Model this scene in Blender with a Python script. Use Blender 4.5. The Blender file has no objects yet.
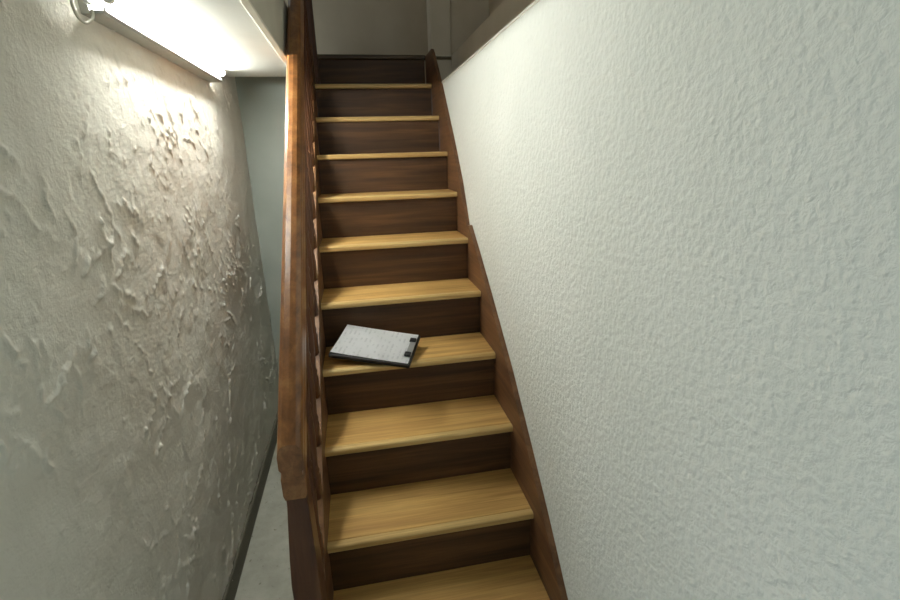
import bpy, bmesh, math, random
import numpy as np
from mathutils import Vector, Matrix, Euler

S = bpy.context.scene
COL = S.collection

# ------------------------------------------------------------------ camera
cam_d = bpy.data.cameras.new('camera')
cam = bpy.data.objects.new('camera', cam_d)
COL.objects.link(cam)
F_PX = 479.03
cam_d.sensor_fit = 'HORIZONTAL'
cam_d.sensor_width = 36.0
cam_d.lens = F_PX / 900.0 * 36.0
cam_d.clip_start = 0.02
r = Vector((0.98111663, -0.19123565, -0.02896698))
u = Vector((0.08223163, 0.27686416, 0.95738404))
f = Vector((0.17506604, 0.9416874, -0.28736165))
M = Matrix(((r.x, u.x, -f.x, 0.18431799),
            (r.y, u.y, -f.y, -1.30376006),
            (r.z, u.z, -f.z, 1.6010632),
            (0, 0, 0, 1)))
cam.matrix_world = M
S.camera = cam

# ------------------------------------------------------------------ world, exposure
w = bpy.data.worlds.new('world')
S.world = w
w.use_nodes = True
w.node_tree.nodes['Background'].inputs[0].default_value = (0.82, 0.95, 1.0, 1)
w.node_tree.nodes['Background'].inputs[1].default_value = 1.2
S.view_settings.view_transform = 'Standard'
S.view_settings.look = 'None'
S.view_settings.exposure = 0.0
S.view_settings.gamma = 1.0
S.view_settings.use_curve_mapping = False
TUBE_STRENGTH = 205.0
TUBE_COLOR = (0.99, 1.0, 0.93, 1)

def portal(name, loc, rot, sx, sy):
    d = bpy.data.lights.new(name, 'AREA'); d.shape = 'RECTANGLE'; d.size = sx; d.size_y = sy
    d.cycles.is_portal = True
    o = bpy.data.objects.new(name, d); COL.objects.link(o); o.location = loc; o.rotation_euler = rot
portal('added_entrance_fill', (-0.54, -1.60, 0.98), (math.pi / 2, 0, -math.pi / 2), 1.0, 1.96)  # fill daylight through an added, unseen entrance opening
portal('added_window_fill', (-1.31, 2.70, 3.30), (math.pi / 2, 0, -math.pi / 2), 0.7, 1.8)  # fill daylight through an added, unseen upper window

# ------------------------------------------------------------------ key dimensions (metres)
RUN, RISE, OV = 0.23335, 0.20340, 0.025
SLOPE = RISE / RUN
W = 0.70                      # clear width of the stair
XL = -0.412                   # rough plaster wall plane
XR = 0.72                     # woodchip wall plane
ZC = 2.0                      # lower ceiling
ZU = 11 * RISE                # upper floor
YN = -2.2                     # wall behind the camera
YE = 1.75                     # end wall of the passage
def pitch(y): return 2 * RISE + y * SLOPE

# ------------------------------------------------------------------ materials
def lin(c):
    return tuple(((x / 255) / 12.92 if x / 255 <= 0.04045 else ((x / 255 + 0.055) / 1.055) ** 2.4) for x in c) + (1,)

class NT:
    def __init__(s, name, rough=0.6, spec=0.4):
        s.m = bpy.data.materials.new(name)
        s.m.use_nodes = True
        s.n = s.m.node_tree.nodes
        s.l = s.m.node_tree.links
        s.b = s.n['Principled BSDF']
        s.b.inputs['Roughness'].default_value = rough
        s.b.inputs['Specular IOR Level'].default_value = spec
        s.tc = s.n.new('ShaderNodeTexCoord')
    def mapping(s, scale, loc=(0, 0, 0), rot=(0, 0, 0), vary=False):
        mp = s.n.new('ShaderNodeMapping')
        mp.inputs['Scale'].default_value = scale
        mp.inputs['Location'].default_value = loc
        mp.inputs['Rotation'].default_value = rot
        s.l.new(s.tc.outputs['Object'], mp.inputs['Vector'])
        if vary:                       # each board its own grain
            oi = s.n.new('ShaderNodeObjectInfo')
            mu = s.n.new('ShaderNodeVectorMath'); mu.operation = 'MULTIPLY'
            mu.inputs[1].default_value = (37, 61, 53)
            s.l.new(oi.outputs['Random'], mu.inputs[0])
            ad = s.n.new('ShaderNodeVectorMath')
            s.l.new(mp.outputs[0], ad.inputs[0]); s.l.new(mu.outputs[0], ad.inputs[1])
            return ad.outputs[0]
        return mp.outputs[0]
    def noise(s, vec, scale, detail=4, rough=0.5, dist=0.0):
        t = s.n.new('ShaderNodeTexNoise')
        t.inputs['Scale'].default_value = scale
        t.inputs['Detail'].default_value = detail
        t.inputs['Roughness'].default_value = rough
        t.inputs['Distortion'].default_value = dist
        s.l.new(vec, t.inputs['Vector'])
        return t.outputs['Fac']
    def ramp(s, fac, stops):
        t = s.n.new('ShaderNodeValToRGB')
        e = t.color_ramp.elements
        while len(e) < len(stops): e.new(0.5)
        for i, (p, c) in enumerate(stops):
            e[i].position = p; e[i].color = c
        s.l.new(fac, t.inputs[0])
        return t.outputs[0]
    def mix(s, a, b, fac, mode='MIX'):
        t = s.n.new('ShaderNodeMixRGB'); t.blend_type = mode
        for sock, v in ((t.inputs[0], fac), (t.inputs[1], a), (t.inputs[2], b)):
            if hasattr(v, 'is_output'): s.l.new(v, sock)
            else: sock.default_value = v
        return t.outputs[0]
    def math(s, op, a, b):
        t = s.n.new('ShaderNodeMath'); t.operation = op
        for sock, v in ((t.inputs[0], a), (t.inputs[1], b)):
            if hasattr(v, 'is_output'): s.l.new(v, sock)
            else: sock.default_value = v
        return t.outputs[0]
    def color(s, c):
        if hasattr(c, 'is_output'): s.l.new(c, s.b.inputs['Base Color'])
        else: s.b.inputs['Base Color'].default_value = c
    def bump(s, h, strength=0.5, distance=0.002):
        t = s.n.new('ShaderNodeBump')
        t.inputs['Strength'].default_value = strength
        t.inputs['Distance'].default_value = distance
        s.l.new(h, t.inputs['Height'])
        s.l.new(t.outputs[0], s.b.inputs['Normal'])

def wood(name, dark, mid, light, axis='X', rough=0.45, spec=0.4):
    t = NT(name, rough, spec)
    sc = {'X': (1.6, 26, 26), 'Y': (26, 1.6, 26), 'Z': (26, 26, 1.6)}[axis]
    sf = {'X': (4, 160, 160), 'Y': (160, 4, 160), 'Z': (160, 160, 4)}[axis]
    v = t.mapping(sc, vary=True)
    vf = t.mapping(sf, vary=True)
    big = t.noise(v, 1.0, 4, 0.55, 0.6)
    fine = t.noise(vf, 1.0, 3, 0.6)
    c = t.ramp(big, [(0.30, lin(dark)), (0.52, lin(mid)), (0.72, lin(light))])
    g = t.ramp(fine, [(0.30, (0.72, 0.70, 0.66, 1)), (0.62, (1, 1, 1, 1))])
    t.color(t.mix(c, g, 0.75, 'MULTIPLY'))
    t.bump(fine, 0.25, 0.0008)
    return t.m

MT = {}
MT['tread'] = wood('tread_oak', (182, 140, 80), (210, 167, 100), (228, 188, 118), 'X', 0.48)
MT['nosing'] = wood('nosing_oak', (190, 154, 96), (212, 178, 116), (226, 198, 138), 'X', 0.36)
MT['riser'] = wood('riser_dark', (58, 38, 20), (82, 55, 31), (104, 73, 43), 'X', 0.55)
MT['stringer'] = wood('stringer_brown', (90, 62, 40), (114, 80, 52), (132, 96, 64), 'Y', 0.5)
MT['rail'] = wood('rail_oak', (100, 62, 32), (134, 88, 48), (160, 112, 66), 'Y', 0.34, 0.5)
MT['post'] = wood('post_brown', (66, 38, 22), (92, 56, 34), (112, 74, 46), 'Z', 0.42, 0.45)

def m_plaster():
    t = NT('rough_plaster', 0.85, 0.15)
    a = t.noise(t.mapping((1, 1, 1)), 6, 5, 0.6)
    b = t.noise(t.mapping((1, 1, 1)), 95, 5, 0.7)
    t.color(t.ramp(a, [(0.3, lin((222, 219, 209))), (0.7, lin((232, 230, 221)))]))
    t.bump(b, 0.7, 0.004)
    return t.m
def m_woodchip():
    t = NT('woodchip_paper', 0.75, 0.25)
    v = t.mapping((1, 1, 1))
    n1 = t.noise(v, 62, 3, 0.55, 0.4)
    n2 = t.noise(v, 150, 2, 0.5)
    vo = t.n.new('ShaderNodeTexVoronoi'); vo.feature = 'SMOOTH_F1'
    vo.inputs['Scale'].default_value = 75; t.l.new(v, vo.inputs['Vector'])
    h = t.math('ADD', t.math('MULTIPLY', n1, 1.2), t.math('MULTIPLY', vo.outputs['Distance'], -0.7))
    h = t.math('ADD', h, t.math('MULTIPLY', n2, 0.35))
    a = t.noise(v, 2.2, 3, 0.5)
    t.color(t.ramp(a, [(0.3, lin((228, 231, 223))), (0.7, lin((236, 238, 231)))]))
    t.bump(h, 0.62, 0.009)
    return t.m
def m_paint(name, c1, c2, rough=0.7, bump=0.15):
    t = NT(name, rough, 0.25)
    v = t.mapping((1, 1, 1))
    t.color(t.ramp(t.noise(v, 5, 4, 0.55), [(0.3, lin(c1)), (0.7, lin(c2))]))
    t.bump(t.noise(v, 90, 3, 0.5), bump, 0.002)
    return t.m
def m_concrete():
    t = NT('concrete_floor', 0.8, 0.2)
    v = t.mapping((1, 1, 1))
    a = t.ramp(t.noise(v, 7, 6, 0.65), [(0.3, lin((150, 150, 138))), (0.7, lin((182, 182, 170)))])
    sp = t.ramp(t.noise(v, 55, 2, 0.5), [(0.24, (0.55, 0.54, 0.5, 1)), (0.34, (1, 1, 1, 1))])
    t.color(t.mix(a, sp, 1.0, 'MULTIPLY'))
    t.bump(t.noise(v, 160, 4, 0.6), 0.3, 0.002)
    return t.m
def m_plain(name, c, rough=0.5, spec=0.4, metal=0.0):
    t = NT(name, rough, spec)
    t.b.inputs['Metallic'].default_value = metal
    v = t.mapping((1, 1, 1))
    d = tuple(max(0, x - 8) for x in c)
    t.color(t.ramp(t.noise(v, 30, 3, 0.5), [(0.3, lin(d)), (0.7, lin(c))]))
    return t.m
def m_paper():
    t = NT('printed_sheet', 0.75, 0.2)
    v = t.mapping((1, 1, 1))
    wv = t.n.new('ShaderNodeTexWave'); wv.wave_type = 'BANDS'; wv.bands_direction = 'X'
    wv.inputs['Scale'].default_value = 16; wv.inputs['Distortion'].default_value = 0
    t.l.new(v, wv.inputs['Vector'])
    words = t.noise(t.mapping((22, 34, 1)), 1.0, 3, 0.6)
    ink = t.math('MULTIPLY', t.ramp(wv.outputs['Fac'], [(0.55, (0, 0, 0, 1)), (0.75, (1, 1, 1, 1))]),
                 t.ramp(words, [(0.48, (0, 0, 0, 1)), (0.58, (1, 1, 1, 1))]))
    t.color(t.mix(lin((250, 251, 253)), lin((196, 198, 202)), t.math('MULTIPLY', ink, 0.35)))
    return t.m
def m_emit(name, col, strength):
    m = bpy.data.materials.new(name); m.use_nodes = True
    n = m.node_tree.nodes
    b = n['Principled BSDF']
    b.inputs['Base Color'].default_value = (0.9, 0.9, 0.9, 1)
    b.inputs['Emission Color'].default_value = col
    b.inputs['Emission Strength'].default_value = strength
    return m

MT['plaster'] = m_plaster()
MT['woodchip'] = m_woodchip()
MT['ceiling'] = m_paint('ceiling_white', (196, 198, 191), (204, 206, 199))
MT['grey_wall'] = m_paint('passage_end_paint', (158, 166, 158), (168, 175, 167))
MT['upper'] = m_paint('upper_beige', (202, 186, 162), (210, 195, 172))
MT['upper_trim'] = m_paint('upper_trim_paint', (210, 196, 174), (218, 205, 184))
MT['fascia'] = m_paint('fascia_paint', (190, 186, 172), (200, 196, 182))
MT['concrete'] = m_concrete()
MT['skirting'] = m_paint('skirting_grey', (98, 94, 82), (108, 104, 92), 0.55)
MT['bead'] = m_paint('corner_bead', (226, 224, 212), (236, 234, 222), 0.6)
MT['housing'] = m_plain('housing_grey', (188, 188, 182), 0.45)
MT['cap'] = m_plain('cap_white', (226, 226, 222), 0.4)
MT['cable'] = m_plain('cable_white', (206, 204, 192), 0.5)
MT['black'] = m_plain('black_board', (26, 26, 28), 0.5)
MT['clip'] = m_plain('clip_metal', (190, 192, 194), 0.3, 0.5, 0.7)
MT['paper'] = m_paper()
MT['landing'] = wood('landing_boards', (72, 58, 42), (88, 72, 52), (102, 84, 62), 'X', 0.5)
MT['tube'] = m_emit('tube_glow', TUBE_COLOR, TUBE_STRENGTH)

# ------------------------------------------------------------------ builders
def link(name, me, mat, parent=None, loc=(0, 0, 0), rot=None, smooth=False):
    if mat and not me.materials: me.materials.append(mat)
    if smooth:
        for p in me.polygons: p.use_smooth = True
    o = bpy.data.objects.new(name, me)
    COL.objects.link(o)
    o.location = loc
    if rot: o.rotation_euler = rot
    if parent: o.parent = parent
    return o
def thing(name, label, cat, loc=(0, 0, 0), group=None, rot=None):
    o = bpy.data.objects.new(name, None)
    COL.objects.link(o)
    o.location = loc
    o.empty_display_size = 0.1
    if rot: o.rotation_euler = rot
    o['label'] = label; o['category'] = cat
    if group: o['group'] = group
    return o
def bm_mesh(bm, name):
    bmesh.ops.recalc_face_normals(bm, faces=bm.faces)
    me = bpy.data.meshes.new(name); bm.to_mesh(me); bm.free()
    return me
def add_box(bm, x0, x1, y0, y1, z0, z1, bev=0.0):
    g = bmesh.ops.create_cube(bm, size=1.0)
    for v in g['verts']:
        v.co = Vector(((x0 + x1) / 2 + v.co.x * (x1 - x0), (y0 + y1) / 2 + v.co.y * (y1 - y0), (z0 + z1) / 2 + v.co.z * (z1 - z0)))
    if bev:
        ed = list({e for v in g['verts'] for e in v.link_edges})
        bmesh.ops.bevel(bm, geom=ed, offset=bev, segments=2, affect='EDGES', profile=0.5)
def box_me(name, x0, x1, y0, y1, z0, z1, bev=0.0):
    bm = bmesh.new(); add_box(bm, x0, x1, y0, y1, z0, z1, bev)
    return bm_mesh(bm, name)
def extrude_x(name, prof, x0, x1):
    """closed (y,z) outline extruded along x"""
    bm = bmesh.new()
    a = [bm.verts.new((x0, y, z)) for y, z in prof]
    b = [bm.verts.new((x1, y, z)) for y, z in prof]
    n = len(prof)
    for i in range(n): bm.faces.new((a[i], a[(i + 1) % n], b[(i + 1) % n], b[i]))
    bm.faces.new(a); bm.faces.new(b[::-1])
    return bm_mesh(bm, name)
def lathe(name, prof, seg=16):
    bm = bmesh.new(); rings = []
    for rr, z in prof:
        rings.append([bm.verts.new((rr * math.cos(2 * math.pi * i / seg), rr * math.sin(2 * math.pi * i / seg), z)) for i in range(seg)])
    for a, b in zip(rings, rings[1:]):
        for i in range(seg): bm.faces.new((a[i], a[(i + 1) % seg], b[(i + 1) % seg], b[i]))
    bm.faces.new(rings[0][::-1]); bm.faces.new(rings[-1])
    return bm_mesh(bm, name)
def tube_along(name, pts, rad, seg=8, sub=6):
    """round cable through the given points (Catmull-Rom)"""
    P = [Vector(p) for p in pts]
    P = [P[0] * 2 - P[1]] + P + [P[-1] * 2 - P[-2]]
    path = []
    for i in range(1, len(P) - 2):
        for k in range(sub):
            t = k / sub
            a, b, c, d = P[i - 1], P[i], P[i + 1], P[i + 2]
            path.append(0.5 * ((2 * b) + (c - a) * t + (2 * a - 5 * b + 4 * c - d) * t * t + (3 * b - a - 3 * c + d) * t ** 3))
    path.append(P[-2])
    bm = bmesh.new(); rings = []
    up = Vector((0.3, 0.2, 0.93)).normalized()
    for i, p in enumerate(path):
        d = (path[min(i + 1, len(path) - 1)] - path[max(i - 1, 0)]).normalized()
        s = d.cross(up).normalized(); n = s.cross(d)
        rings.append([bm.verts.new(p + rad * (math.cos(2 * math.pi * j / seg) * s + math.sin(2 * math.pi * j / seg) * n)) for j in range(seg)])
    for a, b in zip(rings, rings[1:]):
        for j in range(seg): bm.faces.new((a[j], a[(j + 1) % seg], b[(j + 1) % seg], b[j]))
    bm.faces.new(rings[0]); bm.faces.new(rings[-1])
    return bm_mesh(bm, name)
def struct(name, me, mat, label, cat, smooth=False):
    o = link(name, me, mat, smooth=smooth)
    o['kind'] = 'structure'; o['label'] = label; o['category'] = cat
    return o

# ------------------------------------------------------------------ rough plaster wall (real relief)
def vnoise(x, y, seed):
    """smooth value noise on arrays"""
    rs = np.random.RandomState(seed); T = rs.rand(128, 128)
    xi = np.floor(x).astype(int); yi = np.floor(y).astype(int)
    fx = x - xi; fy = y - yi
    fx = fx * fx * (3 - 2 * fx); fy = fy * fy * (3 - 2 * fy)
    g = lambda a, b: T[a % 128, b % 128]
    return (g(xi, yi) * (1 - fx) + g(xi + 1, yi) * fx) * (1 - fy) + (g(xi, yi + 1) * (1 - fx) + g(xi + 1, yi + 1) * fx) * fy
def fbm(x, y, seed, octs=4, gain=0.5):
    s = 0; a = 1.0; n = 0
    for o in range(octs):
        s = s + a * vnoise(x * 2 ** o + 7.3 * o, y * 2 ** o + 3.1 * o, seed + o); n += a; a *= gain
    return s / n - 0.5

def plaster_wall():
    y0, y1, z0, z1, st = -1.10, YE, 0.0, ZU, 0.005
    ys = np.linspace(y0, y1, int((y1 - y0) / st) + 1)
    zs = np.linspace(z0, z1, int((z1 - z0) / st) + 1)
    Y, Z = np.meshgrid(ys, zs, indexing='ij')
    h = 0.008 * fbm(Y * 2.6, Z * 2.6, 11, 3)
    h += 0.0034 * fbm(Y * 11, Z * 11, 21, 4, 0.6)
    h += 0.0018 * fbm(Y * 38, Z * 46, 25, 3, 0.65)
    # thin layers of plaster dragged over each other: plateaus with broken borders
    wy = Y + 0.09 * fbm(Y * 7, Z * 7, 31, 4, 0.6); wz = Z + 0.09 * fbm(Y * 7, Z * 7, 41, 4, 0.6)
    for sd, sc, amp in ((51, 3.4, 0.0020), (61, 6.0, 0.0018)):
        q = fbm(wy * sc, wz * sc * 0.8, sd, 4, 0.6)
        mask = np.clip(fbm(Y * 6, Z * 6, sd + 9, 3) * 5 + 0.4, 0, 1)
        h += amp * mask / (1 + np.exp(-q / 0.010))
    rs = np.random.RandomState(5)
    # dragged ridges left by the trowel, in loose clusters
    strokes = []
    for c in range(85):
        cy = rs.uniform(-1.0, y1); cz = rs.uniform(0.03, 1.95)
        up = rs.rand() < (0.25 if cz > 0.9 else 0.72)
        ang = rs.uniform(0.45, 1.25) * (1 if up else -1)
        for k in range(rs.randint(3, 10)):
            strokes.append((cy + rs.normal(0, 0.06), cz + rs.normal(0, 0.06), ang + rs.normal(0, 0.28), rs.uniform(0.02, 0.085), rs.uniform(0.0014, 0.0056)))
    for i, (cy, cz, ang, Ls, A) in enumerate(strokes):
        wd = rs.uniform(0.0038, 0.006)
        m = (np.abs(Y - cy) < Ls + 0.04) & (np.abs(Z - cz) < Ls + 0.04)
        if not m.any(): continue
        dy = Y[m] - cy; dz = Z[m] - cz
        uu = dy * math.cos(ang) + dz * math.sin(ang); vv = -dy * math.sin(ang) + dz * math.cos(ang)
        vv = vv + 0.016 * (vnoise(uu * 30 + i, uu * 0 + i * 1.7, 91) - 0.5) + 0.010 * (vnoise(uu * 95 + i, uu * 0 + i * 2.3, 93) - 0.5) + rs.uniform(-2, 2) * uu * uu
        win = np.clip(1 - (uu / Ls) ** 2, 0, 1) * np.clip(1.7 * vnoise(uu * 75 + i, vv * 60, 95) - 0.1, 0, 1.4)
        h[m] += A * win * (np.exp(-(vv / wd) ** 2) + 0.35 * np.where(vv > 0, np.exp(-vv / 0.022), np.exp(vv / 0.004)))
    # small crumbs
    for i in range(260):
        cy = rs.uniform(-0.8, y1); cz = rs.uniform(0.02, 2.0); rr = rs.uniform(0.004, 0.010)
        m = (np.abs(Y - cy) < 3 * rr) & (np.abs(Z - cz) < 3 * rr)
        d2 = ((Y[m] - cy) ** 2 + (Z[m] - cz) ** 2) / rr ** 2
        h[m] += rs.uniform(0.001, 0.004) * np.exp(-d2)
    h -= h.mean()
    X = XL + h
    ny, nz = Y.shape
    co = np.stack([X, Y, Z], -1).reshape(-1, 3)
    idx = np.arange(ny * nz).reshape(ny, nz)
    a = idx[:-1, :-1].ravel(); b = idx[1:, :-1].ravel(); c = idx[1:, 1:].ravel(); d = idx[:-1, 1:].ravel()
    quads = np.stack([a, b, c, d], -1)
    n = len(co)
    # flat back so the wall has thickness
    back = np.array([[XL - 0.12, y0, z0], [XL - 0.12, y1, z0], [XL - 0.12, y1, z1], [XL - 0.12, y0, z1]])
    co = np.concatenate([co, back])
    me = bpy.data.meshes.new('wall_left')
    loops = list(map(tuple, quads.tolist()))
    bot = idx[:, 0].tolist(); top = idx[:, -1].tolist(); left = idx[0, :].tolist(); right = idx[-1, :].tolist()
    B0, B1, B2, B3 = n, n + 1, n + 2, n + 3
    loops += [(B0, B3, B2, B1), tuple(bot[::-1] + [B0, B1]), tuple(top + [B2, B3]), tuple(left + [B3, B0]), tuple(right[::-1] + [B1, B2])]
    me.from_pydata(co.tolist(), [], loops)
    me.update()
    for p in me.polygons: p.use_smooth = True
    for p in list(me.polygons)[-5:]: p.use_smooth = False
    return me
struct('wall_left', plaster_wall(), MT['plaster'], 'rough trowelled off-white plaster wall beside the passage under the tube light', 'wall')

# ------------------------------------------------------------------ rest of the shell
struct('floor', box_me('floor', XL - 0.12, XR + 0.16, YN - 0.1, YE + 0.1, -0.12, 0.0), MT['concrete'],
       'grey speckled concrete floor of the passage beside the stair', 'floor')
struct('wall_right', box_me('wall_right', XR, 0.88, YN, 2.118, 0.0, 2.006), MT['woodchip'],
       'white woodchip papered wall on the right of the stair', 'wall')
struct('wall_back', box_me('wall_back', XL, XR + 0.16, YN - 0.1, YN, 0.0, 4.4), MT['ceiling'],
       'white painted wall closing the passage behind the viewer', 'wall')
bm = bmesh.new()                            # added entrance opening, unseen on the left behind the viewer, admits fill daylight
add_box(bm, XL - 0.12, XL, YN - 0.1, -2.10, 0.0, ZU)
add_box(bm, XL - 0.12, XL, -2.10, -1.10, 1.96, ZU)
struct('wall_added_entrance', bm_mesh(bm, 'wall_added_entrance'), MT['ceiling'],
       'white lintel and jamb around an entrance opening added behind the viewer for fill light', 'wall')
struct('wall_front', box_me('wall_front', XL - 0.12, -0.045, YE - 0.012, YE + 0.1, 0.0, ZU), MT['grey_wall'],
       'smooth grey painted end wall of the dim passage behind the handrail', 'wall')
struct('wall_under_stair', box_me('wall_under_stair', -0.045, XR, YE - 0.012, YE + 0.1, 0.0, 1.62), MT['grey_wall'],
       'grey painted wall closing the space under the upper stair', 'wall')
# ceilings of the lower floor: over the passage, and over the approach
bm = bmesh.new()
add_box(bm, XL - 0.12, -0.060, YN, 1.385, ZC, ZU)
add_box(bm, -0.060, XR + 0.16, YN, -0.20, ZC, ZU)
struct('ceiling', bm_mesh(bm, 'ceiling'), MT['ceiling'], 'white flat ceiling over the passage beside the stairwell opening', 'ceiling')
struct('ceiling_upper_floor', box_me('ceiling_upper_floor', XL - 0.12, -0.06, 1.385, YE + 0.1, ZU, ZU + 0.06), MT['upper'],
       'dim raised ceiling at the far end of the passage', 'ceiling')
# trims
struct('trim_1', box_me('trim_1', -0.060, -0.045, -0.20, 2.118, 1.994, ZU + 0.02, 0.002), MT['fascia'],
       'pale fascia board along the left edge of the stairwell opening', 'trim')
struct('trim_2', box_me('trim_2', -0.062, -0.041, -0.20, 2.10, 1.990, 1.999, 0.002), MT['bead'],
       'thin white corner bead under the left fascia of the stairwell opening', 'trim')
struct('trim_3', box_me('trim_3', 0.88, 0.90, -0.20, 2.118, 1.95, ZU, 0.0), MT['upper_trim'],
       'beige fascia strip above the top of the woodchip wall', 'trim')
struct('trim_4', box_me('trim_4', XR - 0.004, XR + 0.012, -0.20, 1.72, 2.000, 2.009, 0.002), MT['bead'],
       'thin white bead along the top edge of the woodchip wall', 'trim')
# upper storey
struct('floor_upper', box_me('floor_upper', -0.045, 1.15, 2.15, 3.1, ZU - 0.20, ZU - 0.022), MT['upper_trim'],
       'upper floor slab under the landing at the head of the stair', 'floor')
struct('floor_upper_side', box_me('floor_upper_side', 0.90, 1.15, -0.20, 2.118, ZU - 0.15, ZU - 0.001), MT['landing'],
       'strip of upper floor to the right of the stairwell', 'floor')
struct('wall_upper_back', box_me('wall_upper_back', -1.2, 1.25, 3.1, 3.2, ZU - 0.2, 4.4), MT['upper'],
       'dim beige wall behind the landing at the top of the stair', 'wall')
struct('wall_upper_right', box_me('wall_upper_right', 1.15, 1.25, -0.85, 3.1, ZU - 0.2, 4.4), MT['upper'],
       'dim beige upper wall set back above the woodchip wall', 'wall')
bm = bmesh.new()
WY0, WY1, WZ0, WZ1 = 2.35, 3.05, 2.4, 4.2     # window opening added out of view to light the upper storey
add_box(bm, -1.3, -1.2, YN, WY0, ZU, 4.4)
add_box(bm, -1.3, -1.2, WY1, 3.2, ZU, 4.4)
add_box(bm, -1.3, -1.2, WY0, WY1, ZU, WZ0)
add_box(bm, -1.3, -1.2, WY0, WY1, WZ1, 4.4)
struct('wall_upper_left', bm_mesh(bm, 'wall_upper_left'), MT['upper'],
       'beige upper storey wall with an added fill-light window to the left of the stairwell', 'wall')
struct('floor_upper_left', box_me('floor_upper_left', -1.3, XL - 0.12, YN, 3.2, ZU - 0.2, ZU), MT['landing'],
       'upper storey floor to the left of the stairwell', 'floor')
struct('ceiling_upper', box_me('ceiling_upper', -1.3, 1.25, YN, 3.2, 4.4, 4.5), MT['ceiling'],
       'upper storey ceiling above the stairwell', 'ceiling')
struct('trim_5', box_me('trim_5', 0.748, 0.88, 2.125, 2.26, ZU - 0.001, 4.4, 0.004), MT['upper_trim'],
       'pale upright door casing to the right of the landing', 'trim')
struct('trim_6', box_me('trim_6', -0.030, 0.004, 2.125, 2.26, ZU - 0.001, 4.4, 0.004), MT['upper_trim'],
       'narrow pale upright casing to the left of the landing', 'trim')
struct('wall_upper_pier', box_me('wall_upper_pier', 0.88, 1.15, 2.16, 2.26, ZU - 0.001, 4.4), MT['upper'],
       'short beige wall pier beside the landing casing', 'wall')

# skirting along the plaster wall
bbp = [(XL - 0.02, 0.0), (-0.398, 0.0), (-0.398, 0.088), (-0.402, 0.094), (XL - 0.02, 0.094)]
bm = bmesh.new()
a = [bm.verts.new((x, -1.10, z)) for x, z in bbp]; b = [bm.verts.new((x, YE, z)) for x, z in bbp]
for i in range(len(bbp)): bm.faces.new((a[i], a[(i + 1) % 5], b[(i + 1) % 5], b[i]))
bm.faces.new(a); bm.faces.new(b[::-1])
struct('baseboard_left', bm_mesh(bm, 'baseboard_left'), MT['skirting'], 'dark grey skirting along the foot of the rough plaster wall', 'baseboard')

# ------------------------------------------------------------------ staircase
ORG = Vector((0.35, -RUN, 0.0))
stair = thing('staircase', 'steep brown wooden staircase with closed strings and handrail', 'staircase', ORG)
def L(x, y, z): return (x - ORG.x, y - ORG.y, z - ORG.z)

TH, SW = 0.026, 0.026
def nose_profile():
    p = [(SW - 0.001, 0.0), (0.010, 0.0)]
    for k in range(1, 6):
        a = math.pi / 2 * k / 5
        p.append((0.010 - 0.010 * math.sin(a), -0.010 + 0.010 * math.cos(a)))
    for k in range(1, 5):
        a = math.pi / 2 * k / 4
        p.append((0.008 - 0.008 * math.cos(a), -TH + 0.008 - 0.008 * math.sin(a)))
    p.append((SW - 0.001, -TH))
    return p
DEP = RUN + OV + 0.012
tread_me = extrude_x('tread', [(SW + 0.001, -0.0025), (SW + 0.003, -0.0004), (DEP, -0.0004), (DEP, -TH), (SW + 0.001, -TH)], -W / 2 + 0.001, W / 2 - 0.001)
nose_me = extrude_x('nosing', nose_profile(), -W / 2 + 0.001, W / 2 - 0.001)
riser_me = box_me('riser', -W / 2 + 0.001, W / 2 - 0.001, 0, 0.02, 0, RISE - TH + 0.001, 0.001)
for me, m in ((tread_me, 'tread'), (nose_me, 'nosing'), (riser_me, 'riser')): me.materials.append(MT[m])
for k in range(1, 11):
    y = (k - 2) * RUN; z = k * RISE
    t = link('tread', tread_me, None, stair, L(0.35, y, z))
    link('nosing', nose_me, None, t)
for k in range(1, 12):
    y = (k - 2) * RUN + OV
    link('riser', riser_me, None, stair, L(0.35, y, (k - 1) * RISE))
# top step flush with the landing
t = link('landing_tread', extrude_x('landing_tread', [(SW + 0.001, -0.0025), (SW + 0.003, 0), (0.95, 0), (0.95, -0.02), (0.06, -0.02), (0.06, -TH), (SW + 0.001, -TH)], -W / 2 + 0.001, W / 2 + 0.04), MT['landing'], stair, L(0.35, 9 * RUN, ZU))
top_nose = nose_me.copy(); top_nose.materials.clear(); top_nose.materials.append(MT['landing'])  # darker finish paints in the shade on the landing edge
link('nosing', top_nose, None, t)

# strings
def board(name, top, x0, x1, drop, mat, yz_cut=None):
    """string board following a list of (y, z) top points, drop metres deep"""
    low = [(y, max(0.0, pitch(y) - drop)) for y, z in reversed(top)]
    out = []
    for q in top + low:
        out.append(q)
    return extrude_x(name, [(y - ORG.y, z) for y, z in out], x0 - ORG.x, x1 - ORG.x)
SO = 0.095
ltop = [(y, pitch(y) + SO) for y in np.linspace(-0.285, 2.10, 24)]
link('string_board', board('string_board', ltop, -0.034, 0.0, 0.27, None), MT['stringer'], stair)
def prof(pts, ys): return [(float(y), float(pitch(y) + np.interp(y, [p[0] for p in pts], [p[1] for p in pts]))) for y in ys]
low_pts = [(-0.45, 0.09), (-0.25, 0.100), (-0.10, 0.126), (0.07, 0.137), (0.30, 0.141), (0.47, 0.126), (0.69, 0.102), (0.93, 0.064)]
up_pts = [(0.90, -0.03), (1.00, 0.022), (1.12, 0.102), (1.30, 0.146), (1.60, 0.192), (1.72, 0.20), (2.10, 0.20)]
lo = prof(low_pts, np.linspace(-0.33, 0.93, 15))
lo.append((0.955, lo[-1][1]))
link('string_board', board('string_board', lo, W, XR - 0.0005, 0.27, None), MT['stringer'], stair)
hi = [(y, min(z, ZU - 0.012)) for y, z in prof(up_pts, np.linspace(0.957, 2.10, 30))]
link('string_board', board('string_board', hi, W + 0.002, XR - 0.0005, 0.27, None), MT['stringer'], stair)

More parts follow.
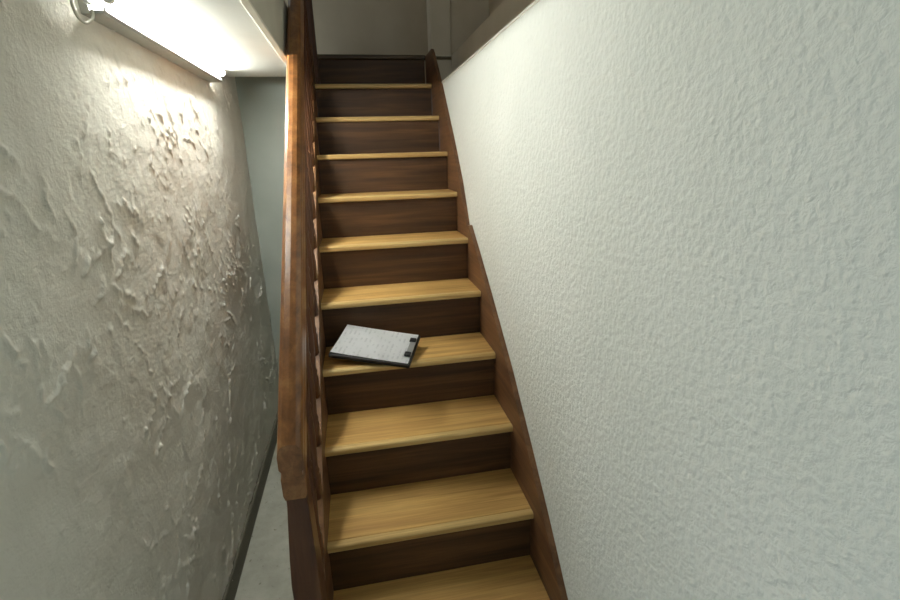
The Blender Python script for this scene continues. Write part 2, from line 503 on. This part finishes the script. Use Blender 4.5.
# handrail: moulded section swept up the pitch, plumb-cut ends
RT, RB = 0.885, 0.742
sec = [(-0.030, RB), (0.015, RB), (0.0195, RB + 0.012), (0.0195, RB + 0.055), (0.0150, RB + 0.062), (0.0150, RB + 0.072), (0.0210, RB + 0.080),
       (0.0210, RT - 0.030), (0.0175, RT - 0.014), (0.008, RT - 0.003), (-0.007, RT), (-0.022, RT - 0.003), (-0.0315, RT - 0.014), (-0.0350, RT - 0.030),
       (-0.0350, RB + 0.080), (-0.0290, RB + 0.072), (-0.0290, RB + 0.062), (-0.0335, RB + 0.055), (-0.0335, RB + 0.012)]
bm = bmesh.new(); YR0, YR1 = -0.331, 2.06
ends = []
for yy in (YR0, YR1):
    ends.append([bm.verts.new(L(x, yy, pitch(yy) + o)) for x, o in sec])
n = len(sec)
side = [bm.faces.new((ends[0][i], ends[0][(i + 1) % n], ends[1][(i + 1) % n], ends[1][i])) for i in range(n)]
bm.faces.new(ends[0]); bm.faces.new(ends[1][::-1])
hr = link('handrail', bm_mesh(bm, 'handrail'), MT['rail'], stair)
# newel posts
bm = bmesh.new()
zt = pitch(-0.30) + RB + 0.01
lv = [(-0.045, 0.022, -0.337, 0.0), (-0.045, 0.022, -0.337, 0.62), (-0.040, 0.020, -0.333, 0.70), (-0.030, 0.018, -0.326, 0.84), (-0.030, 0.018, -0.326, zt)]
rings = [[bm.verts.new(c) for c in ((x0, y0, z), (x1, y0, z), (x1, -0.264, z), (x0, -0.264, z))] for x0, x1, y0, z in lv]
for p, q in zip(rings, rings[1:]):
    for i in range(4): bm.faces.new((p[i], p[(i + 1) % 4], q[(i + 1) % 4], q[i]))
bm.faces.new(rings[0][::-1]); bm.faces.new(rings[-1])
bmesh.ops.bevel(bm, geom=[e for e in bm.edges if abs(e.verts[0].co.z - e.verts[1].co.z) > 0.01], offset=0.003, segments=2, affect='EDGES', profile=0.5)
link('newel_post', bm_mesh(bm, 'newel_post'), MT['post'], stair, L(0, 0, 0))
bm = bmesh.new()
add_box(bm, -0.036, 0.022, 2.03, 2.09, ZU - 0.3, pitch(2.06) + RT + 0.06, 0.004)
link('newel_post', bm_mesh(bm, 'newel_post'), MT['post'], stair, L(0, 0, 0))
# turned balusters standing on the left string
H = RB - SO
bp = [(0.0145, -0.022), (0.0145, 0.07), (0.011, 0.08), (0.0140, 0.092), (0.010, 0.105), (0.0125, 0.14), (0.0145, 0.21), (0.0135, 0.27), (0.0105, 0.31),
      (0.0140, 0.322), (0.0105, 0.334), (0.0135, 0.375), (0.0145, 0.43), (0.0125, 0.50), (0.010, 0.535), (0.0140, 0.548), (0.011, 0.560), (0.0145, 0.570), (0.0145, H + 0.022)]
bal_me = lathe('baluster', bp, 14); bal_me.materials.append(MT['post'])
for p in bal_me.polygons: p.use_smooth = True
y = -0.19
while y < 1.99:
    link('baluster', bal_me, None, stair, L(-0.0155, y, pitch(y) + SO))
    y += 0.130

# ------------------------------------------------------------------ tube light on the plaster wall
Y0, Y1 = 0.105, 1.180
TX, TZ = -0.353, 1.984
lamp = thing('tube_light', 'lit white fluorescent tube batten where the plaster wall meets the ceiling', 'lamp', (XL, Y0, TZ))
def T(x, y, z): return (x - XL, y - Y0, z - TZ)
bm = bmesh.new()
p = [(XL - 0.004, 1.946), (-0.366, 1.947), (-0.359, 1.952), (-0.359, 1.962), (-0.362, 1.962), (-0.364, 1.955), (-0.394, 1.954), (-0.396, 1.998), (XL - 0.004, 1.998)]
a = [bm.verts.new(T(x, Y0, z)) for x, z in p]; b = [bm.verts.new(T(x, Y1, z)) for x, z in p]
for i in range(9): bm.faces.new((a[i], a[(i + 1) % 9], b[(i + 1) % 9], b[i]))
bm.faces.new(a); bm.faces.new(b[::-1])
link('housing', bm_mesh(bm, 'housing'), MT['housing'], lamp)
me = lathe('tube', [(0.0128, 0), (0.0128, Y1 - Y0 - 0.036)], 20)
link('tube', me, MT['tube'], lamp, T(TX, Y0 + 0.018, TZ), (-math.pi / 2, 0, 0), True)
cap_me = lathe('lamp_holder', [(0.0100, 0.0), (0.0135, 0.002), (0.0135, 0.018), (0.0128, 0.020)], 18); cap_me.materials.append(MT['cap'])
for yy in (Y0, Y1 - 0.020):
    link('lamp_holder', cap_me, None, lamp, T(TX, yy, TZ), (-math.pi / 2, 0, 0))
link('power_cable', tube_along('power_cable', [T(-0.388, Y0 + 0.002, 1.955), T(-0.386, 0.098, 1.938), T(-0.385, 0.080, 1.926), T(-0.385, 0.052, 1.915), T(-0.386, 0.026, 1.920), T(-0.388, 0.017, 1.938), T(-0.390, 0.022, 1.960), T(-0.392, 0.030, 1.999)], 0.0036), MT['cable'], lamp, smooth=True)
link('plug_connector', box_me('plug_connector', -0.392 - XL, -0.381 - XL, -0.040, 0.002, -0.020, -0.010, 0.002), MT['cap'], lamp)

# ------------------------------------------------------------------ clipboard on the fourth step
cb = thing('clipboard', 'black clipboard holding a white printed sheet on a lower tread', 'clipboard', (0.218, 0.570, 0.867))
X = Vector((0.9415, -0.3162, -0.1163)).normalized(); N = Vector((0.0421, -0.232, 0.9718)).normalized()
Yv = N.cross(X).normalized(); X = Yv.cross(N)
cb.rotation_euler = Matrix((X, Yv, N)).transposed().to_euler()
a, b = 0.328, 0.214
link('board', box_me('board', -a / 2 - 0.002, a / 2, -b / 2 - 0.004, b / 2, -0.018, -0.002, 0.003), MT['black'], cb)
bm = bmesh.new()
nx, ny = 14, 8
g = [[bm.verts.new((-a / 2 + 0.004 + (a - 0.012) * i / nx, -b / 2 + 0.003 + (b - 0.006) * j / ny,
      0.0006 + 0.006 * (1 - i / nx) ** 2 * (0.4 + 0.6 * abs(j / ny - 0.5) * 2))) for j in range(ny + 1)] for i in range(nx + 1)]
for i in range(nx):
    for j in range(ny): bm.faces.new((g[i][j], g[i + 1][j], g[i + 1][j + 1], g[i][j + 1]))
top = list(bm.faces)
bmesh.ops.solidify(bm, geom=top, thickness=0.0015)
link('paper_sheet', bm_mesh(bm, 'paper_sheet'), MT['paper'], cb, smooth=False)
clip = link('clip', box_me('clip', a / 2 - 0.030, a / 2 - 0.006, -0.055, 0.055, 0.001, 0.007, 0.002), MT['clip'], cb)
for s in (-1, 1):
    link('clip_hinge', box_me('clip_hinge', a / 2 - 0.034, a / 2 - 0.008, s * 0.050 - 0.013, s * 0.050 + 0.013, 0.002, 0.012, 0.004), MT['black'], clip)
